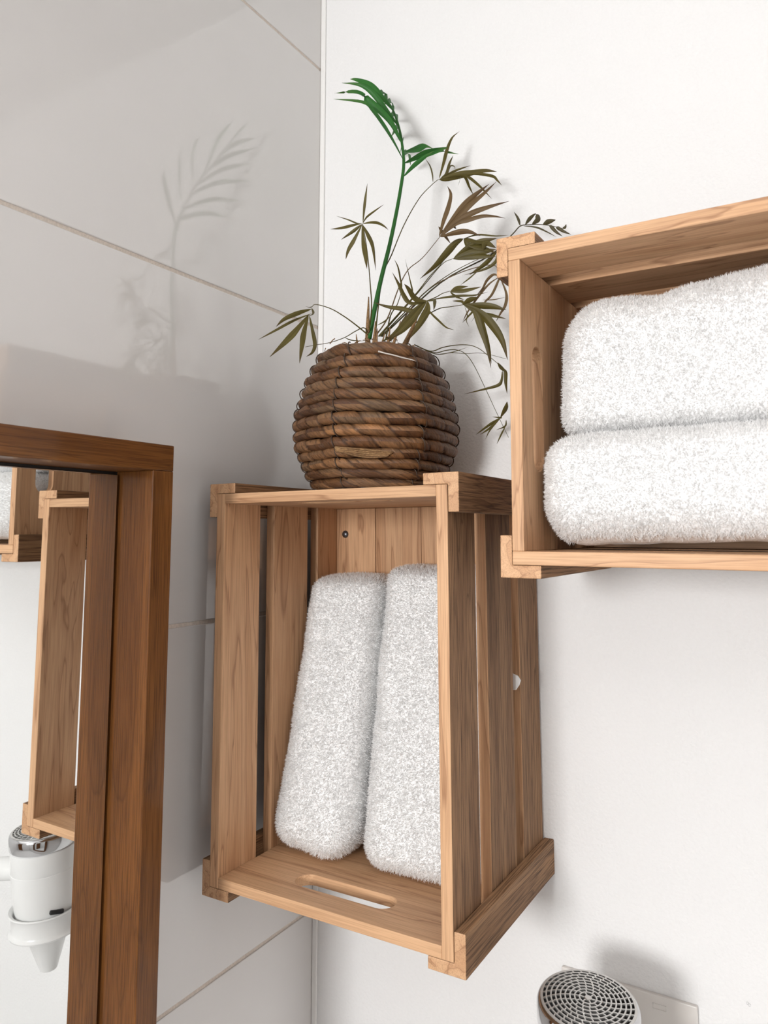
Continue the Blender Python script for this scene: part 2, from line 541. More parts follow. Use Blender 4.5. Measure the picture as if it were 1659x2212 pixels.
def make_crate(label, origin, upright, tilt):
    """origin = corner of the slat box; upright: slats run along z, else along x"""
    cx = origin[0] + (W_ if upright else H_) / 2
    cz = origin[2] + (H_ if upright else W_) / 2
    root = thing('storage_crate', label, 'crate', (cx, 0, cz), 'wooden storage crates on the wall')
    root.rotation_euler = (0, -tilt, 0)

    def P(a, y, l):                    # across, depth, along -> parent space
        return Vector((a - W_ / 2, y, l - H_ / 2)) if upright else Vector((l - H_ / 2, y, a - W_ / 2))

    def bd(name, a0, a1, y0, y1, l0, l1, along, mat, outer=None, **kw):
        p, q = P(a0, y0, l0), P(a1, y1, l1)
        lo = Vector(map(min, p, q)); hi = Vector(map(max, p, q))
        ax = {'l': 'z' if upright else 'x', 'a': 'x' if upright else 'z', 'y': 'y'}[along]
        return board(name, lo, hi, ax, mat, root, outer=outer, **kw)
    for side in (0, 1):
        a0, a1 = (0, TS) if side == 0 else (W_ - TS, W_)
        nrm = P(1, 0, 0) - P(0, 0, 0)
        nrm = nrm if side else -nrm
        for y0, y1 in ((-D_, -0.1875), (-0.1603, -0.0895), (-0.0670, -0.0035)):
            e = random.uniform(-0.0006, 0.0006)
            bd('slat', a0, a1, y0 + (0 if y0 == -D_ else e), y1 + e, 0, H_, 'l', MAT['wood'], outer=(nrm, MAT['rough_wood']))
    ax_a = 'x' if upright else 'z'
    for end in (0, 1):
        l0 = 0.0 if end == 0 else H_ - TP
        o = bm_obj('end_panel', end_panel_bm(W_ - 2 * TS, D_ - 0.001, TP), MAT['wood'], root)
        c = P(W_ / 2, -D_ / 2 - 0.0003, l0 + TP / 2)
        if upright:
            orient(o, 'x', c)
        else:
            orient(o, 'z', c)
    for sa in (0, 1):
        for sl in (0, 1):
            corner = P(-TL_ if sa == 0 else W_ + TL_, -D_ / 2, -TL_ if sl == 0 else H_ + TL_)
            # local X -> +y, local Y -> -x, local Z -> z
            into_a, into_l = (1 if sa == 0 else -1), (1 if sl == 0 else -1)
            ix, iz = (into_a, into_l) if upright else (into_l, into_a)
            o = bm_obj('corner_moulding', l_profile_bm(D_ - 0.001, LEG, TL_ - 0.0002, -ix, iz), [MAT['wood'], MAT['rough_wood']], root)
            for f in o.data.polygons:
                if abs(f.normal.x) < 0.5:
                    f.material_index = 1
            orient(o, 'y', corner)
    # boards of the crate bottom, seen at the back
    edges = [TS, 0.0778, 0.1495, 0.2195, W_ - TS]
    for i in range(4):
        bd('back_board', edges[i] + 0.0004, edges[i + 1] - 0.0004, -0.0210 + 0.0005 * (i % 2), -0.0095, TP + .0003, H_ - TP - .0003, 'l', MAT['wood'], bevel=0.0005)
    return root, P


C1 = (0.0381, 0, -0.0462)
C2 = (0.4065, 0, 0.3169)
crate1, P1 = make_crate('upright wooden crate in the corner holding two standing white towels, under the plant', C1, True, 0.0057)
crate2, P2 = make_crate('sideways wooden crate at the right holding two stacked white towels', C2, False, -0.0029)
v, f = lathe([(0.0, 0.0034), (0.0020, 0.0033), (0.0039, 0.0025), (0.0051, 0.0011), (0.0053, 0.0)], 20)
scr = mesh_obj('screw', v, f, MAT['steel'], crate1, smooth=True)
scr.matrix_local = Matrix.Translation(P1(0.0657 - C1[0], -0.0208, 0.346 - C1[2])) @ Matrix.Rotation(math.radians(90), 4, 'X')
scr['label'] = 'grey domed screw head'


# ------------------------------------------------------------------ towels
def towel(name, label, c, half, rt_, seed, parent_shape, rb=None, density=1.15e-3, amp=0.004, keep=None):
    """folded towel: rounded block with soft swellings, plus a pile of terry loops"""
    root = thing(name, label, 'towel', (c[0], c[1], c[2] - half[2]), 'folded white towels in the crates')
    nx, ny, nz_ = [max(8, int(2 * h / 0.007)) for h in half]
    verts, faces, idx = [], [], {}

    def vert(i, j, k):
        key = (i, j, k)
        if key not in idx:
            q = Vector((2 * i / nx - 1, 2 * j / ny - 1, 2 * k / nz_ - 1))
            p = Vector((q.x * half[0], q.y * half[1], q.z * half[2]))
            sm = max(0.0, min(1.0, (q.z + 0.75) / 1.5))
            sm = sm * sm * (3 - 2 * sm)
            r = [b0 + (a0 - b0) * sm for a0, b0 in zip(rt_, rb or rt_)]
            core = Vector([max(-(h - rr), min(h - rr, x)) for x, h, rr in zip(p, half, r)])
            d = p - core
            e = Vector((d.x / r[0], d.y / r[1], d.z / r[2]))
            if e.length > 1e-6:
                mx = max(abs(e.x), abs(e.y), abs(e.z))
                e = e.normalized() * mx
            p = core + Vector((e.x * r[0], e.y * r[1], e.z * r[2]))
            nv = noise.noise(Vector((p.x * 13, p.y * 13, p.z * 13)) + Vector((seed * 7.1, seed * 3.3, 0)))
            nv2 = noise.noise(Vector((p.x * 38, p.y * 38, p.z * 38)) + Vector((seed * 5.7, 0, seed * 2.3)))
            dirn = Vector((p.x / half[0], p.y / half[1], p.z / half[2])).normalized()
            p = p + dirn * (amp * (nv - 0.45) + amp * 0.35 * (nv2 - 0.45))
            p = parent_shape(p)
            idx[key] = len(verts)
            verts.append(p + Vector((0, 0, half[2])))
        return idx[key]
    for i in range(nx):
        for j in range(ny):
            faces.append((vert(i, j, 0), vert(i, j + 1, 0), vert(i + 1, j + 1, 0), vert(i + 1, j, 0)))
            faces.append((vert(i, j, nz_), vert(i + 1, j, nz_), vert(i + 1, j + 1, nz_), vert(i, j + 1, nz_)))
    for i in range(nx):
        for k in range(nz_):
            faces.append((vert(i, 0, k), vert(i + 1, 0, k), vert(i + 1, 0, k + 1), vert(i, 0, k + 1)))
            faces.append((vert(i, ny, k), vert(i, ny, k + 1), vert(i + 1, ny, k + 1), vert(i + 1, ny, k)))
    for j in range(ny):
        for k in range(nz_):
            faces.append((vert(0, j, k), vert(0, j, k + 1), vert(0, j + 1, k + 1), vert(0, j + 1, k)))
            faces.append((vert(nx, j, k), vert(nx, j + 1, k), vert(nx, j + 1, k + 1), vert(nx, j, k + 1)))
    body = mesh_obj('folded_cloth', verts, faces, MAT['terry'], root, smooth=True)
    fix_normals(body)
    me = body.data
    me.calc_loop_triangles()
    V = np.array([v.co for v in me.vertices])
    T = np.array([t.vertices for t in me.loop_triangles])
    VN = np.array([v.normal for v in me.vertices])
    A, B, Cc = V[T[:, 0]], V[T[:, 1]], V[T[:, 2]]
    cr = np.cross(B - A, Cc - A)
    ar = np.linalg.norm(cr, axis=1) / 2
    nf = VN[T].mean(axis=1)
    cen = (A + B + Cc) / 3
    wgt = ar * (nf[:, 1] < 0.35) * (nf[:, 2] > -0.85)
    if keep:
        wgt = wgt * keep(cen + np.array(root.location))
    n = int(wgt.sum() / density ** 2)
    ti = rng.choice(len(T), n, p=wgt / wgt.sum())
    u, w = rng.random(n), rng.random(n)
    s = u + w > 1
    u[s], w[s] = 1 - u[s], 1 - w[s]
    p = A[ti] + (B - A)[ti] * u[:, None] + (Cc - A)[ti] * w[:, None]
    nn = VN[T[ti, 0]] * (1 - u - w)[:, None] + VN[T[ti, 1]] * u[:, None] + VN[T[ti, 2]] * w[:, None]
    d = nn + rng.normal(0, 0.42, (n, 3))
    d /= np.linalg.norm(d, axis=1)[:, None]
    ln = rng.uniform(0.0025, 0.0056, n)[:, None]
    side = np.cross(d, rng.normal(0, 1, (n, 3)))
    side /= np.linalg.norm(side, axis=1)[:, None]
    wd = rng.uniform(0.00025, 0.00045, n)[:, None]
    mid = p + d * ln * 0.55
    d2 = d + rng.normal(0, 0.6, (n, 3))
    d2 /= np.linalg.norm(d2, axis=1)[:, None]
    tip = mid + d2 * ln * 0.5
    base = p - d * 0.0008
    X = np.stack([base - side * wd, base + side * wd, mid + side * wd * 0.9, mid - side * wd * 0.9, tip], axis=1).reshape(-1, 3)
    o5 = (np.arange(n) * 5)[:, None]
    lv = np.concatenate([o5 + np.array([0, 1, 2, 3]), o5 + np.array([3, 2, 4])], axis=1).ravel()
    pm = bpy.data.meshes.new('terry_pile')
    pm.vertices.add(len(X)); pm.vertices.foreach_set('co', X.ravel().astype(np.float32))
    pm.loops.add(len(lv)); pm.loops.foreach_set('vertex_index', lv.astype(np.int32))
    st = (np.arange(n) * 7)[:, None] + np.array([0, 4])
    pm.polygons.add(2 * n); pm.polygons.foreach_set('loop_start', st.ravel().astype(np.int32))
    pm.update(calc_edges=True)
    pm.materials.append(MAT['pile'])
    po = link(bpy.data.objects.new('terry_pile', pm), root)
    po['kind'] = 'stuff'
    return root


FL = C1[2] + TP + 0.0035
lean = lambda k, h: (lambda p: Vector((p.x, p.y + k * (p.z + h), p.z)))


def shape_a(p):      # left standing towel
    t = (p.z + 0.163) / 0.326
    return Vector((p.x * (1.0 - 0.05 * t) - 0.002 + 0.001 * t, p.y + 0.082 * t, p.z))


def shape_b(p):
    t = (p.z + 0.17) / 0.34
    return Vector((p.x + 0.004 * (1 - t) - 0.003 * t * (p.x < 0), p.y + 0.080 * t, p.z))


towel('folded_towel', 'left one of the two white towels standing in the upright crate', (0.1130, -0.139, FL + 0.161), (0.0580, 0.045, 0.161), (0.024, 0.034, 0.014), 1, shape_a, rb=(0.040, 0.036, 0.034))
t_b = towel('folded_towel', 'right one of the two white towels standing in the upright crate, behind its slats', (0.2490, -0.131, FL + 0.168), (0.0765, 0.044, 0.168), (0.020, 0.034, 0.013), 2, shape_b, rb=(0.032, 0.036, 0.028))


def shape_low(p):
    return Vector((p.x, p.y, p.z + 0.004 * math.sin((p.x + 0.2) * 9)))


def shape_up(p):
    up_ = 1.0 if p.z > 0 else 0.0
    dip = -0.006 * math.exp(-((p.x + 0.098) / 0.018) ** 2) * max(0, p.z) / 0.07
    rise = 0.010 * max(0.0, min(1.0, (p.x + 0.12) / 0.2)) * max(0, p.z) / 0.07
    return Vector((p.x, p.y, p.z + dip + rise))


F2 = C2[2] + TS + 0.0035
vis = lambda c: (c[:, 0] < 0.70)
towel('folded_towel', 'lower white towel of the two stacked in the sideways crate', (0.6270, -0.132, F2 + 0.0535), (0.2030, 0.106, 0.0535), (0.030, 0.034, 0.028), 3, shape_low, rb=(0.034, 0.040, 0.044), keep=vis)
towel('folded_towel', 'upper white towel of the two stacked in the sideways crate', (0.6310, -0.122, F2 + 0.1065 + 0.0705), (0.1950, 0.092, 0.0700), (0.050, 0.046, 0.046), 4, shape_up, rb=(0.020, 0.030, 0.020), keep=vis)
# white label sewn to the right standing towel, poking out through the slats
lx, ly, lz = 0.322, -0.0782, 0.178
bm = bmesh.new()
prof = [(0.0, 0.008), (0.014, 0.0085), (0.021, 0.0065), (0.0245, 0.0015), (0.0225, -0.004), (0.0185, -0.0095), (0.0, -0.012)]
fr_v = [bm.verts.new((lx + x, ly - 0.0009 - 0.002 * math.sin(x * 80), lz + z)) for x, z in prof]
bm.faces.new(fr_v)
ex = bmesh.ops.extrude_face_region(bm, geom=bm.faces[:])['geom']
bmesh.ops.translate(bm, vec=(0, 0.0018, 0), verts=[g for g in ex if isinstance(g, bmesh.types.BMVert)])
lab = bm_obj('care_label', bm, MAT['tag'], t_b)
lab.location = -t_b.location
lab['label'] = 'small white cloth label poking out between the slats'

# ------------------------------------------------------------------ framed mirror on the tiles
XF, XG, YO, ZT, FWD = 0.0735, 0.0242, -0.3557, 0.4377, 0.0271
YN, ZB = -1.05, -0.62
mir = thing('wall_mirror', 'mirror in a deep brown wooden frame on the tiled left wall', 'mirror', (0.0, (YO + YN) / 2, ZB))
ML = lambda p: Vector(p) - mir.location
rails = [('frame_rail', (0.0004, YN, ZT - FWD), (XF, YO, ZT), 'y'), ('frame_rail', (0.0004, YN, ZB), (XF, YO, ZB + FWD), 'y'),
         ('frame_stile', (0.0004, YO - FWD, ZB + FWD), (XF, YO, ZT - FWD), 'z'), ('frame_stile', (0.0004, YN, ZB + FWD), (XF, YN + FWD, ZT - FWD), 'z')]
for n_, lo, hi, ax in rails:
    board(n_, ML(lo), ML(hi), ax, MAT['walnut'], mir, bevel=0.0010)
g = 0.0036
board('mirror_glass', ML((XG - 0.004, YN + FWD + g, ZB + FWD + g)), ML((XG, YO - FWD - g, ZT - FWD - g)), 'y', MAT['mirror'], mir, bevel=0)
board('backing_board', ML((0.002, YN + FWD + 0.0001, ZB + FWD + 0.0001)), ML((XG - 0.0045, YO - FWD - 0.0001, ZT - FWD - 0.0001)), 'y', MAT['black'], mir, bevel=0)

# ------------------------------------------------------------------ hair dryer in its wall holder
HX, HY = 0.438, -0.158
TILT = Matrix.Rotation(math.radians(4.5), 4, Vector((0.83, 0.55, 0)))      # its head leans sideways and out from the wall
HUB = Vector((HX, HY, -0.093))
dry = thing('hair_dryer', 'white hair dryer with a chrome ring and silver grille, nose down in a wall holder', 'hair dryer', HUB + TILT @ Vector((0, 0, -0.207)))
dry.rotation_euler = TILT.to_euler()
DZ = lambda z: z + 0.30
RD = 0.0480
v, f = lathe([(RD, DZ(-0.1005)), (RD + 0.0002, DZ(-0.107)), (RD - 0.0002, DZ(-0.1170)), (RD - 0.003, DZ(-0.1195)), (RD - 0.006, DZ(-0.1185)), (RD - 0.006, DZ(-0.0990)), (RD - 0.004, DZ(-0.0960)), (RD - 0.0015, DZ(-0.0970))], 96, closed=True)
o = mesh_obj('chrome_ring', v, f, MAT['chrome'], dry); fix_normals(o, 0.9)
o['label'] = 'shiny chrome ring'
v, f = lathe([(0.0, DZ(-0.106)), (RD - 0.006, DZ(-0.107)), (RD - 0.006, DZ(-0.119)), (0, DZ(-0.119))], 48)
o = mesh_obj('intake', v, f, MAT['black'], dry); fix_normals(o, 0.9)
# grille: concentric rings and bowed spokes, slightly domed
bm = bmesh.new()
dome = lambda r: DZ(-0.0957) + 0.0030 * (1 - (r / RD) ** 2)


def add_mesh(bm, v, f):
    vs = [bm.verts.new(p) for p in v]
    for q in f:
        try:
            bm.faces.new([vs[i] for i in q])
        except ValueError:
            pass


NR = 9
rr = [0.0035 + (RD - 0.0035 - 0.0045) * i / NR for i in range(NR + 1)]
for i, r in enumerate(rr):
    w = 0.0007 if 0 < i < NR else 0.0012
    z = dome(r)
    if i == 0:
        v, f = lathe([(0.0, z + .0004), (r - 0.0006, z + .0004), (r, z), (r, z - 0.0018), (0, z - 0.0018)], 24)
    else:
        v, f = lathe([(r - w, z), (r + w, z), (r + w, z - 0.0016), (r - w, z - 0.0016)], 72, closed=True)
    add_mesh(bm, v, f)
for ring_i in range(NR):
    r0, r1 = rr[ring_i], rr[ring_i + 1]
    cnt = [6, 10, 14, 18, 22, 26, 28, 30, 32, 34][ring_i]
    for k in range(cnt):
        tw = 0.5 * r0 / RD
        a0, a1 = 2 * math.pi * k / cnt + tw, 2 * math.pi * k / cnt + tw + 0.06
        p0 = Vector((r0 * math.cos(a0), r0 * math.sin(a0), dome(r0) - 0.0002))
        p1 = Vector((r1 * math.cos(a1), r1 * math.sin(a1), dome(r1) - 0.0002))
        t = (p1 - p0).normalized()
        n_ = Vector((-t.y, t.x, 0)) * 0.00065
        dn = Vector((0, 0, -0.0014))
        q = [p0 - n_, p0 + n_, p1 + n_, p1 - n_]
        add_mesh(bm, q + [x + dn for x in q], [(0, 1, 2, 3), (7, 6, 5, 4), (0, 4, 5, 1), (1, 5, 6, 2), (2, 6, 7, 3), (3, 7, 4, 0)])
o = bm_obj('grille', bm, MAT['grille'], dry)
o['label'] = 'round silver grille of short curved slots'
v, f = lathe([(RD - 0.004, DZ(-0.119)), (RD - 0.0012, DZ(-0.1202)), (RD - 0.001, DZ(-0.150)), (RD - 0.0012, DZ(-0.1505)), (RD - 0.0008, DZ(-0.151)), (RD - 0.0015, DZ(-0.175)), (RD - 0.004, DZ(-0.205)),
              (RD - 0.009, DZ(-0.226)), (0.033, DZ(-0.236)), (0.0300, DZ(-0.239)), (0.0290, DZ(-0.250)), (0.0285, DZ(-0.2505)), (0.0280, DZ(-0.251)), (0.012, DZ(-0.299)), (0.009, DZ(-0.3)), (0.0, DZ(-0.29))], 72)
o = mesh_obj('barrel', v, f, MAT['white_plastic'], dry); fix_normals(o, 0.6)
# handle, pointing out along the wall
hp = spline([(0.036, -0.004, DZ(-0.160)), (0.065, -0.008, DZ(-0.163)), (0.110, -0.015, DZ(-0.170)), (0.165, -0.022, DZ(-0.186))], 6)
v, f = tube(hp, [0.021 - 0.004 * min(1, i / 6) for i in range(len(hp))], 20)
o = mesh_obj('handle', v, f, MAT['white_plastic'], dry, smooth=True); fix_normals(o, 0.9)
bm = box_bm((0.006, 0.020, 0.006), 0.0015, 2)
o = bm_obj('switch', bm, MAT['black'], dry)
o.location = ((RD - 0.0035) * math.cos(-2.85), (RD - 0.0035) * math.sin(-2.85), DZ(-0.2035))
o.rotation_euler = (0.25, 0, -2.85)
hold = thing('dryer_holder', 'warm white wall plate with a ring that carries the hair dryer', 'holder', (0.436, 0.0, -0.33))
HO = lambda x, y, z: (x - 0.436, y, z + 0.33)
board('wall_plate', HO(0.3615, -0.0055, -0.33), HO(0.5100, 0.0, -0.1570), 'x', MAT['plate_plastic'], hold, bevel=0.0012)
bm = bmesh.new()
for lo, hi in [((0.4640, -0.1660), (0.4780, -0.1656)), ((0.4640, -0.1712), (0.4780, -0.1708)), ((0.4640, -0.1712), (0.4644, -0.1656)), ((0.4776, -0.1712), (0.4780, -0.1656))]:
    q = bmesh.ops.create_cube(bm, size=1.0)['verts']
    bmesh.ops.scale(bm, vec=(hi[0] - lo[0], 0.0006, hi[1] - lo[1]), verts=q)
    bmesh.ops.translate(bm, vec=HO((lo[0] + hi[0]) / 2, -0.0056, (lo[1] + hi[1]) / 2), verts=q)
bm_obj('embossed_frame', bm, MAT['plate_plastic'], hold)
v, f = lathe([(0.0455, 0.0), (0.0475, 0.0025), (0.0515, 0.0035), (0.0520, 0.0015), (0.0490, -0.002), (0.0484, -0.022), (0.0500, -0.0255), (0.0525, -0.0275), (0.0515, -0.030), (0.046, -0.0295), (0.0440, -0.026), (0.0448, -0.012)], 72, closed=True)
o = mesh_obj('carrying_ring', v, f, MAT['white_plastic'], hold); fix_normals(o, 0.8)
o.location = HO(*(HUB + TILT @ Vector((0, 0, -0.117))))
o.rotation_euler = TILT.to_euler()
board('bracket', HO(HX - 0.022, HY + 0.0560, -0.228), HO(HX + 0.010, -0.0053, -0.2065), 'y', MAT['white_plastic'], hold, bevel=0.003, seg=3)

# ------------------------------------------------------------------ potted palm
PX, PY, PZ = 0.1805, -0.1280, 0.3944
palm = thing('potted_palm', 'half dried potted palm in a round brown woven pot on the upright crate', 'plant', (PX, PY, PZ))
PL = lambda p: Vector(p) - palm.location
pot = bpy.data.objects.new('woven_pot', None)
link(pot, palm)
pot.rotation_euler = (0, math.radians(1.2), 0)
A0 = math.radians(-57.985)
corners = [A0 + math.radians(31 + 60 * k) for k in range(6)]


def hexr(th, k=0.58):
    x = (th - corners[0]) % (math.pi / 3)
    h = math.cos(math.pi / 6) / math.cos(x - math.pi / 6)
    return 1 - k * (1 - h)


coil_z = [0.5605, 0.5455, 0.5305, 0.5168, 0.5035, 0.4900, 0.4760, 0.4625, 0.4490, 0.4375, 0.4262, 0.4155, 0.4052]
coil_R = [0.0763, 0.0840, 0.0904, 0.0956, 0.0992, 0.1030, 0.1044, 0.1030, 0.1017, 0.0970, 0.0925, 0.0877, 0.0810]
coil_t = [0.0086, 0.0078, 0.0074, 0.0075, 0.0070, 0.0073, 0.0075, 0.0072, 0.0074, 0.0066, 0.0064, 0.0062, 0.0066]
NSEG, NC = 240, 14
for ci, (z, Ro, rt) in enumerate(zip(coil_z, coil_R, coil_t)):
    rt *= 0.95
    R0 = Ro - rt
    wraps = int(round(2 * math.pi * R0 / random.uniform(0.026, 0.042)))
    turns = random.choice((1, 1, 2))
    ph0 = random.random() * 10
    verts, faces, uvs = [], [], []
    jit = [random.uniform(-0.35, 0.35) for _ in range(wraps * 3 + 60)]
    for i in range(NSEG + 1):
        th = 2 * math.pi * i / NSEG
        dth = min(abs((th - c + math.pi) % (2 * math.pi) - math.pi) for c in corners)
        pinch = 1 - 0.13 * math.exp(-(dth / 0.035) ** 2)
        wz = 0.0017 * noise.noise(Vector((math.cos(th) * 1.8, math.sin(th) * 1.8, ci * 3.7)))
        wr = 0.0020 * noise.noise(Vector((math.cos(th) * 2.5, math.sin(th) * 2.5, 40 + ci * 2.9)))
        rad = R0 * hexr(th) + wr
        for k in range(NC + 1):
            ph = 2 * math.pi * k / NC
            u = wraps * i / NSEG + turns * k / NC + 20
            fu = u - math.floor(u)
            rel = 1 + 0.17 * (fu - 0.5) - 0.15 * math.exp(-(min(fu, 1 - fu) / 0.06) ** 2)
            n3 = noise.noise(Vector((u * 2.3, k / NC * 5, ci * 9.1))) * 0.07
            r_ = rt * pinch * (rel + n3)
            q = rad + r_ * math.cos(ph)
            verts.append((q * math.cos(th), q * math.sin(th), z - PZ + wz + r_ * 1.02 * math.sin(ph)))
            uvs.append((u, k / NC))
    for i in range(NSEG):
        for k in range(NC):
            a = i * (NC + 1) + k
            faces.append((a, a + NC + 1, a + NC + 2, a + 1))
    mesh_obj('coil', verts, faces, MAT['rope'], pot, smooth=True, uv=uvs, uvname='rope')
# dark threads binding each coil to the next at the six ribs
for ci in range(len(coil_z)):
    z, Ro, rt = coil_z[ci], coil_R[ci], coil_t[ci]
    nz2, nR = (coil_z[ci + 1], coil_R[ci + 1] - coil_t[ci + 1]) if ci + 1 < len(coil_z) else (z - 0.011, Ro - rt - 0.006)
    for c in corners:
        pts = []
        sl = random.uniform(-0.02, 0.035)
        for k in range(11):
            t = k / 10
            a = c + sl + 0.085 * (t - 0.5) + random.uniform(-.004, .004)
            ph = math.pi * (0.52 - 1.04 * t)
            q = (Ro - rt) * hexr(a) + rt * 0.95 * math.cos(ph) + 0.0004 + (nR - (Ro - rt)) * 0.25 * t
            pts.append((q * math.cos(a), q * math.sin(a), z - PZ + rt * 1.06 * math.sin(ph) - 0.001 * t))
        v, f = tube(pts, 0.00075, 5)
        mesh_obj('binding_thread', v, f, MAT['thread'], pot, smooth=True)
# flat bottom, dry soil
v, f = lathe([(0.0, 0.0006), (0.066, 0.0006), (0.0715, 0.004), (0.070, 0.010), (0.0, 0.012)], 48)
o = mesh_obj('pot_base', v, f, MAT['thread'], pot); fix_normals(o, 0.9)
verts, faces = [], []
for i in range(15):
    for k in range(48):
        r = 0.067 * i / 14
        th = 2 * math.pi * k / 48
        verts.append((r * math.cos(th), r * math.sin(th), 0.1700 + 0.006 * (1 - (i / 14) ** 2) + 0.004 * noise.noise(Vector((r * math.cos(th) * 80, r * math.sin(th) * 80, 3)))))
for i in range(14):
    for k in range(48):
        faces.append((i * 48 + k, (i + 1) * 48 + k, (i + 1) * 48 + (k + 1) % 48, i * 48 + (k + 1) % 48))
mesh_obj('soil', verts, faces, MAT['soil'], pot, smooth=True)
v, f = lathe([(0.068, 0.160), (0.062, 0.120), (0.066, 0.02)], 48)
mesh_obj('pot_lining', v, f, MAT['thread'], pot, smooth=True)


def surf(az_deg, z, out=0.0):
    """point on the pot's outer surface, azimuth measured from the camera-facing side"""
    a = A0 + math.radians(az_deg)
    R = float(np.interp(z, coil_z[::-1], coil_R[::-1]))
    q = R * hexr(a) + out
    return Vector((q * math.cos(a), q * math.sin(a), z - PZ))


# a loose pale fibre across the top coils and a frayed strip lower down
pts = [surf(a, z, 0.0012 + 0.0012 * math.sin(i)) for i, (a, z) in enumerate([(0, 0.5560), (6, 0.5535), (13, 0.5515), (20, 0.5492), (27, 0.5475), (33, 0.546)])]
v, f = tube(spline(pts, 3), [0.0012] + [0.0009] * 13 + [0.0004] * 2, 5)
o = mesh_obj('loose_fibre', v, f, MAT['fluff'], pot, smooth=True)
o['label'] = 'pale loose fibre lying across the top coils'
for j in range(5):
    pts = [surf(a, 0.4425 - 0.0022 * j * (0.35 + 0.65 * (1 - abs(a + 8) / 24)) - (a + 28) * 0.00012, 0.0012) for a in (-28, -20, -12, -4, 4, 12 - j)]
    v, f = tube(spline(pts, 3), 0.0011, 5)
    o = mesh_obj('frayed_strip', v, f, MAT['straw'], pot, smooth=True)

# dried sheaths at the foot of the stems
random.seed(21)
bx, by, bz = 0.176, -0.131, PZ + 0.163
sheaths = [((-0.004, -0.001), (-0.0035, -0.0005, 0.075), 0.0042), ((0.004, -0.004), (0.010, -0.006, 0.040), 0.0034), ((0.022, 0.0), (0.030, -0.004, 0.030), 0.0032),
           ((0.034, 0.004), (0.062, 0.012, 0.048), 0.0042), ((0.030, -0.006), (0.045, -0.004, 0.036), 0.0026), ((-0.008, -0.006), (-0.016, -0.010, 0.026), 0.0028),
           ((0.012, -0.008), (0.018, -0.014, 0.028), 0.0026), ((0.0, 0.006), (0.004, 0.006, 0.034), 0.003), ((0.017, -0.004), (0.026, -0.010, 0.022), 0.0024)]
for (sx, sy), (ex_, ey, ez), r in sheaths:
    p0 = Vector((bx + sx, by + sy, bz)); p1 = Vector((bx + ex_, by + ey, bz + ez + 0.012))
    m_ = (p0 + p1) / 2 + Vector((random.uniform(-.002, .002), random.uniform(-.002, .002), 0))
    pts = spline([PL(p0), PL(m_), PL(p1)], 4)
    v, f = tube(pts, [r * (1 - 0.85 * (i / (len(pts) - 1)) ** 1.5) for i in range(len(pts))], 7)
    mesh_obj('dry_sheath', v, f, MAT['straw'], palm, smooth=True)
# litter of twigs on the soil: nobody could count it
V_, F_ = [], []
for _ in range(90):
    a, r = random.uniform(0, 2 * math.pi), 0.066 * math.sqrt(random.random())
    p = Vector((r * math.cos(a), r * math.sin(a), 0.1745 + random.uniform(0, 0.006)))
    d = Vector((random.gauss(0, 1), random.gauss(0, 1), random.gauss(0, 0.3))).normalized() * random.uniform(0.006, 0.016)
    q_ = p + d
    if math.hypot(q_.x, q_.y) > 0.068:
        q_ = p - d * 0.5
    v, f = tube([p, (p + q_) / 2 + Vector((0, 0, 0.001)), q_], 0.0006, 4)
    n0 = len(V_)
    V_ += v
    F_ += [tuple(i + n0 for i in q) for q in f]
lit = mesh_obj('dry_litter', V_, F_, MAT['straw'], palm)
lit['kind'] = 'stuff'

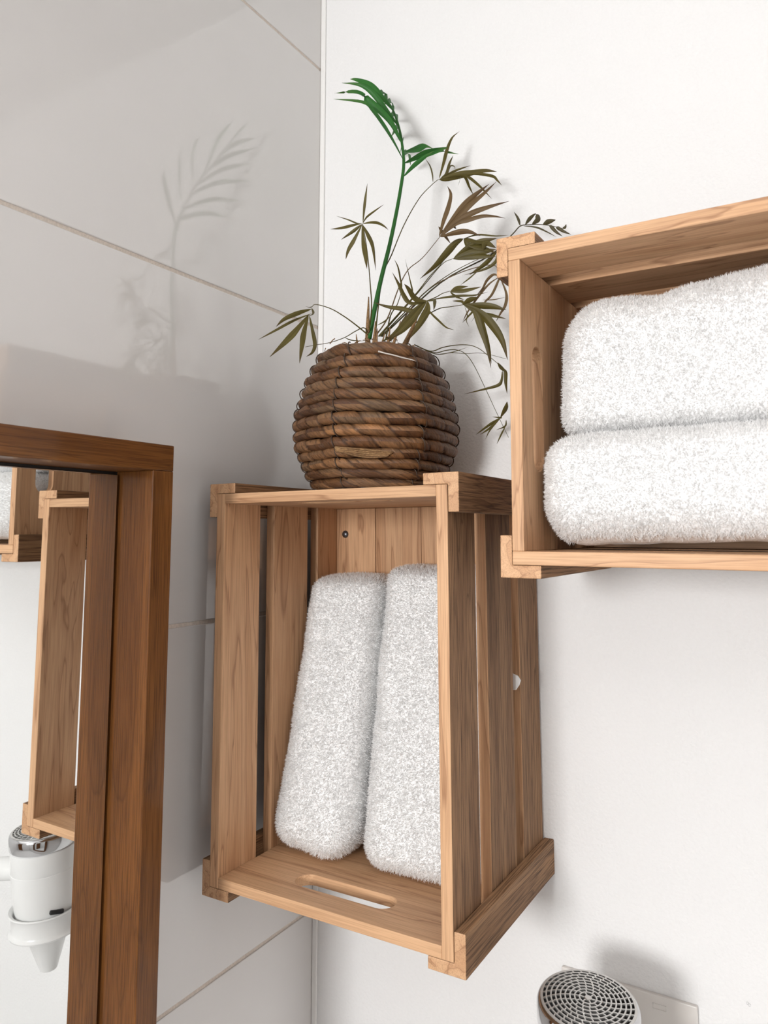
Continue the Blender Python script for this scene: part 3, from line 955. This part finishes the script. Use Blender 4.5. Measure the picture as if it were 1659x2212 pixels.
# fronds: stalk polylines and leaflets (width, centre line), all in tenths of a millimetre
FRONDS = [
 ('g',0.0026,'1730,-1310,5900 1788,-1268,6303 1856,-1228,6680 1949,-1179,7113 2008,-1123,7505 2054,-1067,7905 2074,-1020,8257 2000,-940,8600 1920,-870,8850 1800,-780,9130 1640,-660,9400 1420,-600,9660',[
  (0.0106,'2065,-1020,8302 2007,-1172,8487 1940,-1320,8660 1867,-1454,8809 1778,-1559,8908 1485,-1780,8930'),
  (0.0092,'2014,-940,8565 1919,-1127,8846 1722,-1323,9076 1600,-1432,9171 1367,-1590,9146'),
  (0.0077,'1900,-850,8902 1777,-996,9113 1661,-1124,9301 1520,-1211,9417 1295,-1320,9460'),
  (0.0069,'1767,-760,9207 1616,-783,9422 1432,-811,9662 1210,-839,9796 1113,-850,9831'),
  (0.0060,'1420,-600,9660 1250,-560,9850 1020,-520,10000'),
  (0.0080,'2050,-1000,8380 1967,-780,8545 1885,-560,8650 1802,-380,8665 1720,-200,8680'),
  (0.0080,'2000,-940,8600 1875,-715,8778 1750,-490,8895 1625,-305,8922 1500,-120,8950'),
  (0.0080,'1920,-870,8850 1778,-662,9040 1635,-455,9170 1492,-288,9210 1350,-120,9250'),
  (0.0080,'1860,-820,9000 1725,-625,9228 1590,-430,9395 1455,-275,9472 1320,-120,9550'),
  (0.0080,'1760,-740,9220 1630,-570,9450 1500,-400,9620 1370,-270,9700 1240,-140,9780'),
  (0.0080,'1600,-650,9450 1488,-522,9652 1375,-395,9795 1262,-307,9848 1150,-220,9900'),
  (0.0092,'2074,-1020,8257 2229,-853,8404 2376,-724,8480 2528,-600,8553'),
  (0.0071,'2080,-1020,8255 2212,-821,8409 2395,-640,8513 2615,-500,8474'),
  (0.0059,'2084,-1050,8058 2179,-933,8239 2291,-856,8357 2400,-800,8439'),
  (0.0094,'2067,-980,8432 2121,-767,8552 2184,-651,8630 2282,-550,8609'),
 ]),
 ('o',0.0011,'1743,-1310,5928 1641,-1452,6046 1532,-1591,6153 1423,-1725,6232 1299,-1855,6268 1265,-1900,6228',[
  (0.0056,'1265,-1900,6205 1184,-2044,6135 1104,-2217,6026 1078,-2350,5899'),
  (0.0039,'1266,-1900,6149 1096,-2051,6046 953,-2197,5915 807,-2350,5778'),
  (0.0084,'1225,-1900,6144 1141,-2072,5901 1083,-2184,5751 991,-2350,5543'),
  (0.0070,'1218,-1900,6145 1273,-2067,5873 1342,-2188,5673 1436,-2350,5415'),
  (0.0044,'1232,-1900,6131 1389,-2044,5895 1536,-2187,5669 1564,-2274,5546 1531,-2350,5482'),
  (0.0019,'1278,-1900,6237 1366,-2072,6166 1510,-2350,6080'),
  (0.0034,'1265,-1900,6216 1452,-2124,6063 1550,-2350,5958'),
 ]),
 ('o',0.0011,'1723,-1310,5942 1870,-1478,6233 1931,-1602,6448 1983,-1727,6680 2020,-1846,6911 2038,-1950,7107',[
  (0.0032,'2041,-1950,7111 2072,-1970,7295 2100,-1985,7425 2134,-2000,7559'),
  (0.0021,'2041,-1950,7111 2106,-1963,7169 2228,-1981,7211 2361,-2000,7249'),
  (0.0035,'2038,-1950,7107 2156,-1964,7092 2262,-1977,7059 2355,-1989,6996 2421,-2000,6930'),
  (0.0021,'2029,-1950,7109 1966,-1959,7125 1850,-1977,7188 1697,-2000,7258'),
  (0.0045,'2033,-1950,7113 1894,-1966,7115 1752,-1983,7107 1607,-2000,7113'),
  (0.0036,'2029,-1950,7103 1912,-1973,7027 1764,-2000,6949'),
  (0.0050,'2029,-1950,7098 1925,-1973,6919 1859,-1987,6807 1833,-2000,6693'),
  (0.0054,'2029,-1950,7098 2062,-1972,6848 2105,-1988,6661 2131,-2000,6523'),
  (0.0049,'2035,-1950,7096 2131,-1963,6935 2201,-1976,6775 2253,-2000,6479'),
 ]),
 ('b',0.0011,'1775,-1310,5878 1964,-1265,6130 2092,-1210,6504 2229,-1200,6736 2438,-1200,6855 2678,-1200,7073',[
  (0.0056,'2669,-1200,7075 2699,-1138,7295 2739,-1079,7497 2749,-1032,7673 2690,-1000,7805'),
  (0.0087,'2678,-1200,7073 2890,-1118,7354 3033,-1065,7529 3250,-1000,7691'),
  (0.0072,'2686,-1200,7079 2839,-1151,7243 3013,-1096,7428 3202,-1042,7576 3346,-1000,7698'),
  (0.0071,'2694,-1200,7077 2870,-1148,7238 3077,-1097,7335 3283,-1050,7383 3507,-1000,7415'),
  (0.0056,'2694,-1200,7077 2869,-1145,7215 3016,-1108,7251 3177,-1069,7277 3321,-1034,7258 3456,-1000,7214'),
  (0.0063,'2686,-1200,7071 2857,-1123,7117 2994,-1063,7125 3127,-1000,7065'),
  (0.0049,'2662,-1200,7209 2698,-1105,7134 2730,-1000,7045'),
  (0.0067,'2745,-1200,7137 2787,-1078,7250 2808,-1000,7219'),
 ]),
 ('o',0.0011,'1812,-1310,5873 1830,-1164,6707 1940,-1101,7032 2062,-994,7439 2226,-894,7788 2375,-832,7960 2466,-800,8035',[
  (0.0018,'2385,-800,8013 2329,-707,8176 2240,-603,8364 2112,-500,8548'),
  (0.0044,'2475,-800,8041 2494,-709,8285 2508,-623,8524 2548,-554,8699 2631,-500,8788'),
  (0.0039,'2502,-800,8042 2543,-721,8124 2530,-599,8324 2538,-500,8478'),
  (0.0067,'2466,-800,8026 2670,-709,8089 2844,-634,8101 3032,-553,8116 3154,-500,8091'),
  (0.0051,'2484,-800,8022 2549,-752,8034 2705,-636,8078 2888,-500,8131'),
  (0.0034,'2850,-800,7996 2979,-708,8015 3134,-597,7994 3180,-549,7945 3218,-500,7891'),
  (0.0032,'2781,-800,8005 2819,-733,7991 2817,-618,7924 2824,-500,7854'),
  (0.0035,'2816,-800,8004 2877,-748,7978 2978,-634,7878 3080,-500,7743'),
  (0.0019,'2608,-800,8098 2573,-653,8255 2587,-570,8280 2563,-500,8274'),
  (0.0026,'2484,-800,8039 2637,-640,8177 2785,-500,8271'),
  (0.0019,'2781,-800,8005 2721,-690,8017 2605,-500,8042'),
 ]),
 ('o',0.0013,'1946,-1310,5847 2241,-1327,5993 2393,-1339,6134 2569,-1350,6233',[
  (0.0090,'2582,-1350,6242 2603,-1417,6105 2560,-1530,5910 2499,-1650,5719'),
  (0.0086,'2569,-1350,6239 2457,-1456,6047 2355,-1553,5876 2216,-1650,5746'),
  (0.0073,'2556,-1350,6235 2480,-1403,6150 2375,-1496,5980 2258,-1589,5823 2163,-1650,5741'),
  (0.0057,'2556,-1350,6229 2440,-1425,6128 2308,-1492,6154 2155,-1570,6181 2003,-1650,6237'),
  (0.0070,'2582,-1350,6242 2518,-1425,6244 2475,-1487,6269 2453,-1588,6349 2431,-1650,6392'),
  (0.0055,'2556,-1350,6223 2397,-1440,6224 2339,-1499,6311 2312,-1567,6426 2269,-1650,6561'),
  (0.0040,'2582,-1350,6242 2731,-1467,6198 2779,-1550,6111 2817,-1650,6010'),
  (0.0022,'2568,-1350,6198 2653,-1416,6074 2813,-1510,5923 2949,-1588,5806 3074,-1650,5746'),
  (0.0018,'2374,-1350,6324 2402,-1401,6387 2414,-1469,6472 2444,-1650,6691'),
  (0.0021,'2228,-1350,6432 2273,-1464,6545 2302,-1572,6649 2295,-1650,6719'),
 ]),
 ('o',0.0012,'1973,-1310,5855 2066,-1352,6133 2174,-1374,6254 2256,-1400,6412',[
  (0.0016,'2256,-1400,6401 2274,-1442,6492 2274,-1500,6618'),
  (0.0016,'2095,-1400,6116 2030,-1451,6041 1951,-1500,5993'),
 ]),
 ('o',0.0011,'2028,-1310,5836 2275,-1124,6062 2547,-1032,6226 2735,-1015,6237 2894,-1000,6240',[
  (0.0073,'2894,-1000,6240 3091,-963,6206 3261,-930,6176 3406,-900,6121'),
  (0.0064,'2894,-1000,6240 3088,-960,6113 3236,-932,6074 3405,-900,6013'),
  (0.0073,'2907,-1000,6238 3025,-985,6164 3098,-959,5936 3168,-929,5687 3200,-900,5434'),
  (0.0060,'2907,-1000,6238 3071,-978,6123 3142,-948,5885 3188,-921,5663 3207,-900,5491'),
  (0.0091,'2907,-1000,6238 3107,-975,6106 3265,-948,5914 3362,-926,5732 3413,-900,5513'),
  (0.0026,'2907,-1000,6238 3003,-963,6173 2925,-933,6109 2832,-900,6048'),
  (0.0063,'2881,-1000,6242 2961,-950,6302 3052,-900,6336'),
  (0.0030,'2882,-1000,6253 2859,-979,6293 2693,-900,6347'),
  (0.0012,'2907,-1000,6226 2923,-956,6116 2898,-930,6055 2921,-900,5981'),
 ]),
 ('o',0.0010,'2014,-1310,5850 2263,-1100,6265 2539,-1039,6383 2622,-1020,6423 2716,-1000,6442',[
  (0.0055,'2716,-1000,6430 2799,-955,6484 2915,-900,6498'),
  (0.0055,'2716,-1000,6430 2900,-952,6437 3092,-900,6461'),
  (0.0032,'2716,-1000,6430 2773,-957,6379 2862,-900,6332'),
  (0.0030,'2439,-1000,6373 2650,-972,6383 2833,-948,6377 3001,-925,6362 3178,-900,6381'),
 ]),
 ('b',0.0010,'2028,-1310,5848 2279,-926,6481 2694,-785,6724 3175,-760,6766 3275,-750,6605',[
  (0.0028,'3268,-750,6600 3138,-771,6527 2996,-801,6373 2867,-831,6192 2809,-850,6069'),
  (0.0030,'3268,-750,6594 3257,-756,6559 3179,-785,6383 3075,-809,6274 2925,-850,6052'),
  (0.0033,'3268,-750,6600 3201,-767,6637 3122,-791,6572 3069,-818,6465 2980,-850,6362'),
  (0.0035,'3274,-750,6593 3365,-786,6364 3360,-809,6216 3305,-830,6114 3250,-850,6011'),
  (0.0014,'3037,-750,6344 3209,-799,6309 3378,-850,6297'),
 ]),
 ('o',0.0009,'1866,-1310,5913 2247,-1044,6461 2408,-980,6676 2568,-952,6830 2662,-932,6962 2852,-900,7123',[
  (0.0024,'2852,-900,7118 3037,-867,7146 3249,-829,7099 3414,-800,7083'),
  (0.0084,'2852,-900,7118 2743,-886,7090 2593,-860,6984 2420,-833,6864 2188,-800,6753'),
  (0.0080,'2860,-900,7112 2923,-840,6989 2954,-800,6901'),
  (0.0058,'2860,-900,7112 2913,-887,7102 3077,-848,7050 3269,-800,7074'),
 ]),
 ('o',0.0009,'1884,-1310,5911 2224,-1000,6461 2555,-926,6825 2714,-900,6891',[
  (0.0092,'2714,-900,6883 2900,-863,6986 3070,-831,7057 3253,-800,7078'),
  (0.0107,'2714,-900,6883 2993,-848,6925 3251,-800,6937'),
  (0.0076,'2714,-900,6883 3023,-843,6882 3249,-800,6844'),
  (0.0073,'2918,-900,7017 3107,-845,6966 3250,-800,6890'),
  (0.0075,'3114,-900,6931 3147,-861,7016 3251,-800,6953'),
 ]),
 ('o',0.0009,'1902,-1310,5908 2347,-1067,6422 2574,-968,6618 2838,-879,6771 3246,-750,6939',[
  (0.0052,'3246,-750,6931 3090,-774,6788 2884,-800,6676'),
  (0.0040,'3246,-750,6923 3224,-761,6799 3090,-776,6725 2817,-800,6688'),
  (0.0018,'3080,-750,6798 2908,-778,6663 2829,-790,6610 2765,-800,6570'),
 ]),
 ('d',0.0012,'1919,-1310,5906 2431,-683,6695 3056,-530,6986 3341,-487,7217 3446,-479,7307 3565,-473,7302 3752,-463,7265 3978,-450,7174',[
  (0.0037,'3454,-500,7301 3423,-476,7413 3358,-450,7526'),
  (0.0046,'3519,-500,7299 3583,-473,7386 3648,-450,7444'),
  (0.0073,'3607,-500,7283 3678,-474,7341 3674,-459,7403 3640,-450,7430'),
  (0.0058,'3748,-500,7253 3819,-475,7286 3897,-450,7301'),
  (0.0033,'3994,-500,7153 4018,-477,7171 4026,-450,7218'),
  (0.0027,'3494,-500,7292 3663,-481,7246 3797,-464,7161 3899,-450,7081'),
  (0.0039,'3826,-500,7228 3854,-491,7202 3907,-471,7135 3976,-450,7073'),
  (0.0036,'3918,-500,7192 3931,-495,7176 4000,-474,7122 4083,-450,7074'),
 ]),
 ('o',0.0009,'2206,-1000,5833 2361,-858,5758 2483,-753,5814 2617,-643,5851 2779,-592,5841 2904,-582,5784 3002,-572,5701 3134,-558,5579 3205,-550,5500',[
  (0.0049,'3144,-550,5580 3205,-550,5500 3267,-550,5446'),
  (0.0040,'3205,-550,5476 3190,-550,5346 3139,-550,5292 2960,-550,5262 2679,-550,5226'),
  (0.0049,'3205,-550,5488 3242,-550,5448 3246,-550,5317 3262,-550,5173'),
 ]),
 ('o',0.0007,'2233,-1000,5817 2418,-813,5723 2568,-681,5751 2726,-595,5737 2953,-576,5718 3257,-550,5614',[
  (0.0010,'2374,-700,5746 2567,-652,5763 2769,-600,5816'),
 ]),
 ('o',0.0008,'2206,-1000,5833 2378,-812,5747 2505,-690,5788 2597,-603,5800 2691,-547,5757 2801,-533,5611 2942,-507,5307 3091,-478,4960 3231,-450,4644',[
  (0.0024,'3149,-500,4905 3147,-495,4894 3015,-450,4922'),
  (0.0033,'3149,-500,4893 2986,-477,4813 2791,-450,4709'),
  (0.0031,'3149,-500,4893 3010,-475,4787 2850,-450,4705'),
  (0.0017,'3149,-500,4887 2995,-470,4753 2920,-450,4640'),
  (0.0059,'3149,-500,4893 3214,-469,5011 3221,-450,5097'),
  (0.0021,'3224,-500,4863 3202,-480,4785 3069,-450,4750'),
  (0.0019,'3223,-500,4804 3134,-471,4672 3073,-450,4571'),
 ]),
 ('o',0.0009,'1710,-1310,5932 1724,-1354,5989 1697,-1394,6029 1623,-1465,5977 1530,-1565,5887 1380,-1659,5823 1241,-1730,5798 1101,-1800,5772',[
  (0.0013,'1621,-1700,5844 1654,-1591,5830 1728,-1400,5852'),
 ]),
]
VIEW = Vector((-0.5076, 0.8550, 0.1065))


def parse(s):
    return [Vector([int(c) / 1e4 for c in p.split(',')]) for p in s.split()]


random.seed(5)
for mk, pw, ps, leaves in FRONDS:
    pp = spline([PL(p) for p in parse(ps)], 5)
    n = len(pp)
    r0 = pw * (1.2 if mk == 'g' else 0.85)
    v, f = tube(pp, [r0 * (1 - 0.62 * i / (n - 1)) for i in range(n)], 8)
    fr_o = mesh_obj('frond', v, f, LEAF[mk], palm, smooth=True, uv=[(0.4 * i / len(v), 0.5) for i in range(len(v))])
    for w, s in leaves:
        c = spline([PL(p) for p in parse(s)], 5)
        n = len(c)
        roll = random.uniform(-0.5, 0.5)
        w2 = w / math.cos(roll) * (1.0 if mk == 'g' else 1.06)
        verts, faces, uvs = [], [], []
        for i, p in enumerate(c):
            t = (c[min(i + 1, n - 1)] - c[max(i - 1, 0)]).normalized()
            s_ = t.cross(VIEW)
            if mk == 'g' and abs(t.y) > 0.55:
                s_ = t.cross(Vector((1, 0, 0.15)))
            s_.normalize()
            nrm = s_.cross(t).normalized()
            rl = roll + 0.35 * (i / n - 0.5)
            sd = s_ * math.cos(rl) + nrm * math.sin(rl)
            nn = nrm * math.cos(rl) - s_ * math.sin(rl)
            q = i / (n - 1)
            prof = (min(1, q / 0.38) ** 0.62) * (max(0.0, 1 - max(0, (q - 0.38) / 0.62) ** 1.9)) * 0.95 + 0.05 * (1 - q)
            hw = w2 / 2 * max(prof, 0.03)
            verts += [p - sd * hw + nn * hw * 0.30, p - sd * hw * .5 + nn * hw * 0.10, p - nn * 0.0001, p + sd * hw * .5 + nn * hw * 0.10, p + sd * hw + nn * hw * 0.30]
            uvs += [(q, 0.0), (q, 0.25), (q, 0.5), (q, 0.75), (q, 1.0)]
        for i in range(n - 1):
            for k in range(4):
                a = i * 5 + k
                faces.append((a, a + 1, a + 6, a + 5))
        mesh_obj('leaflet', verts, faces, LEAF[mk], fr_o, smooth=True, uv=uvs)
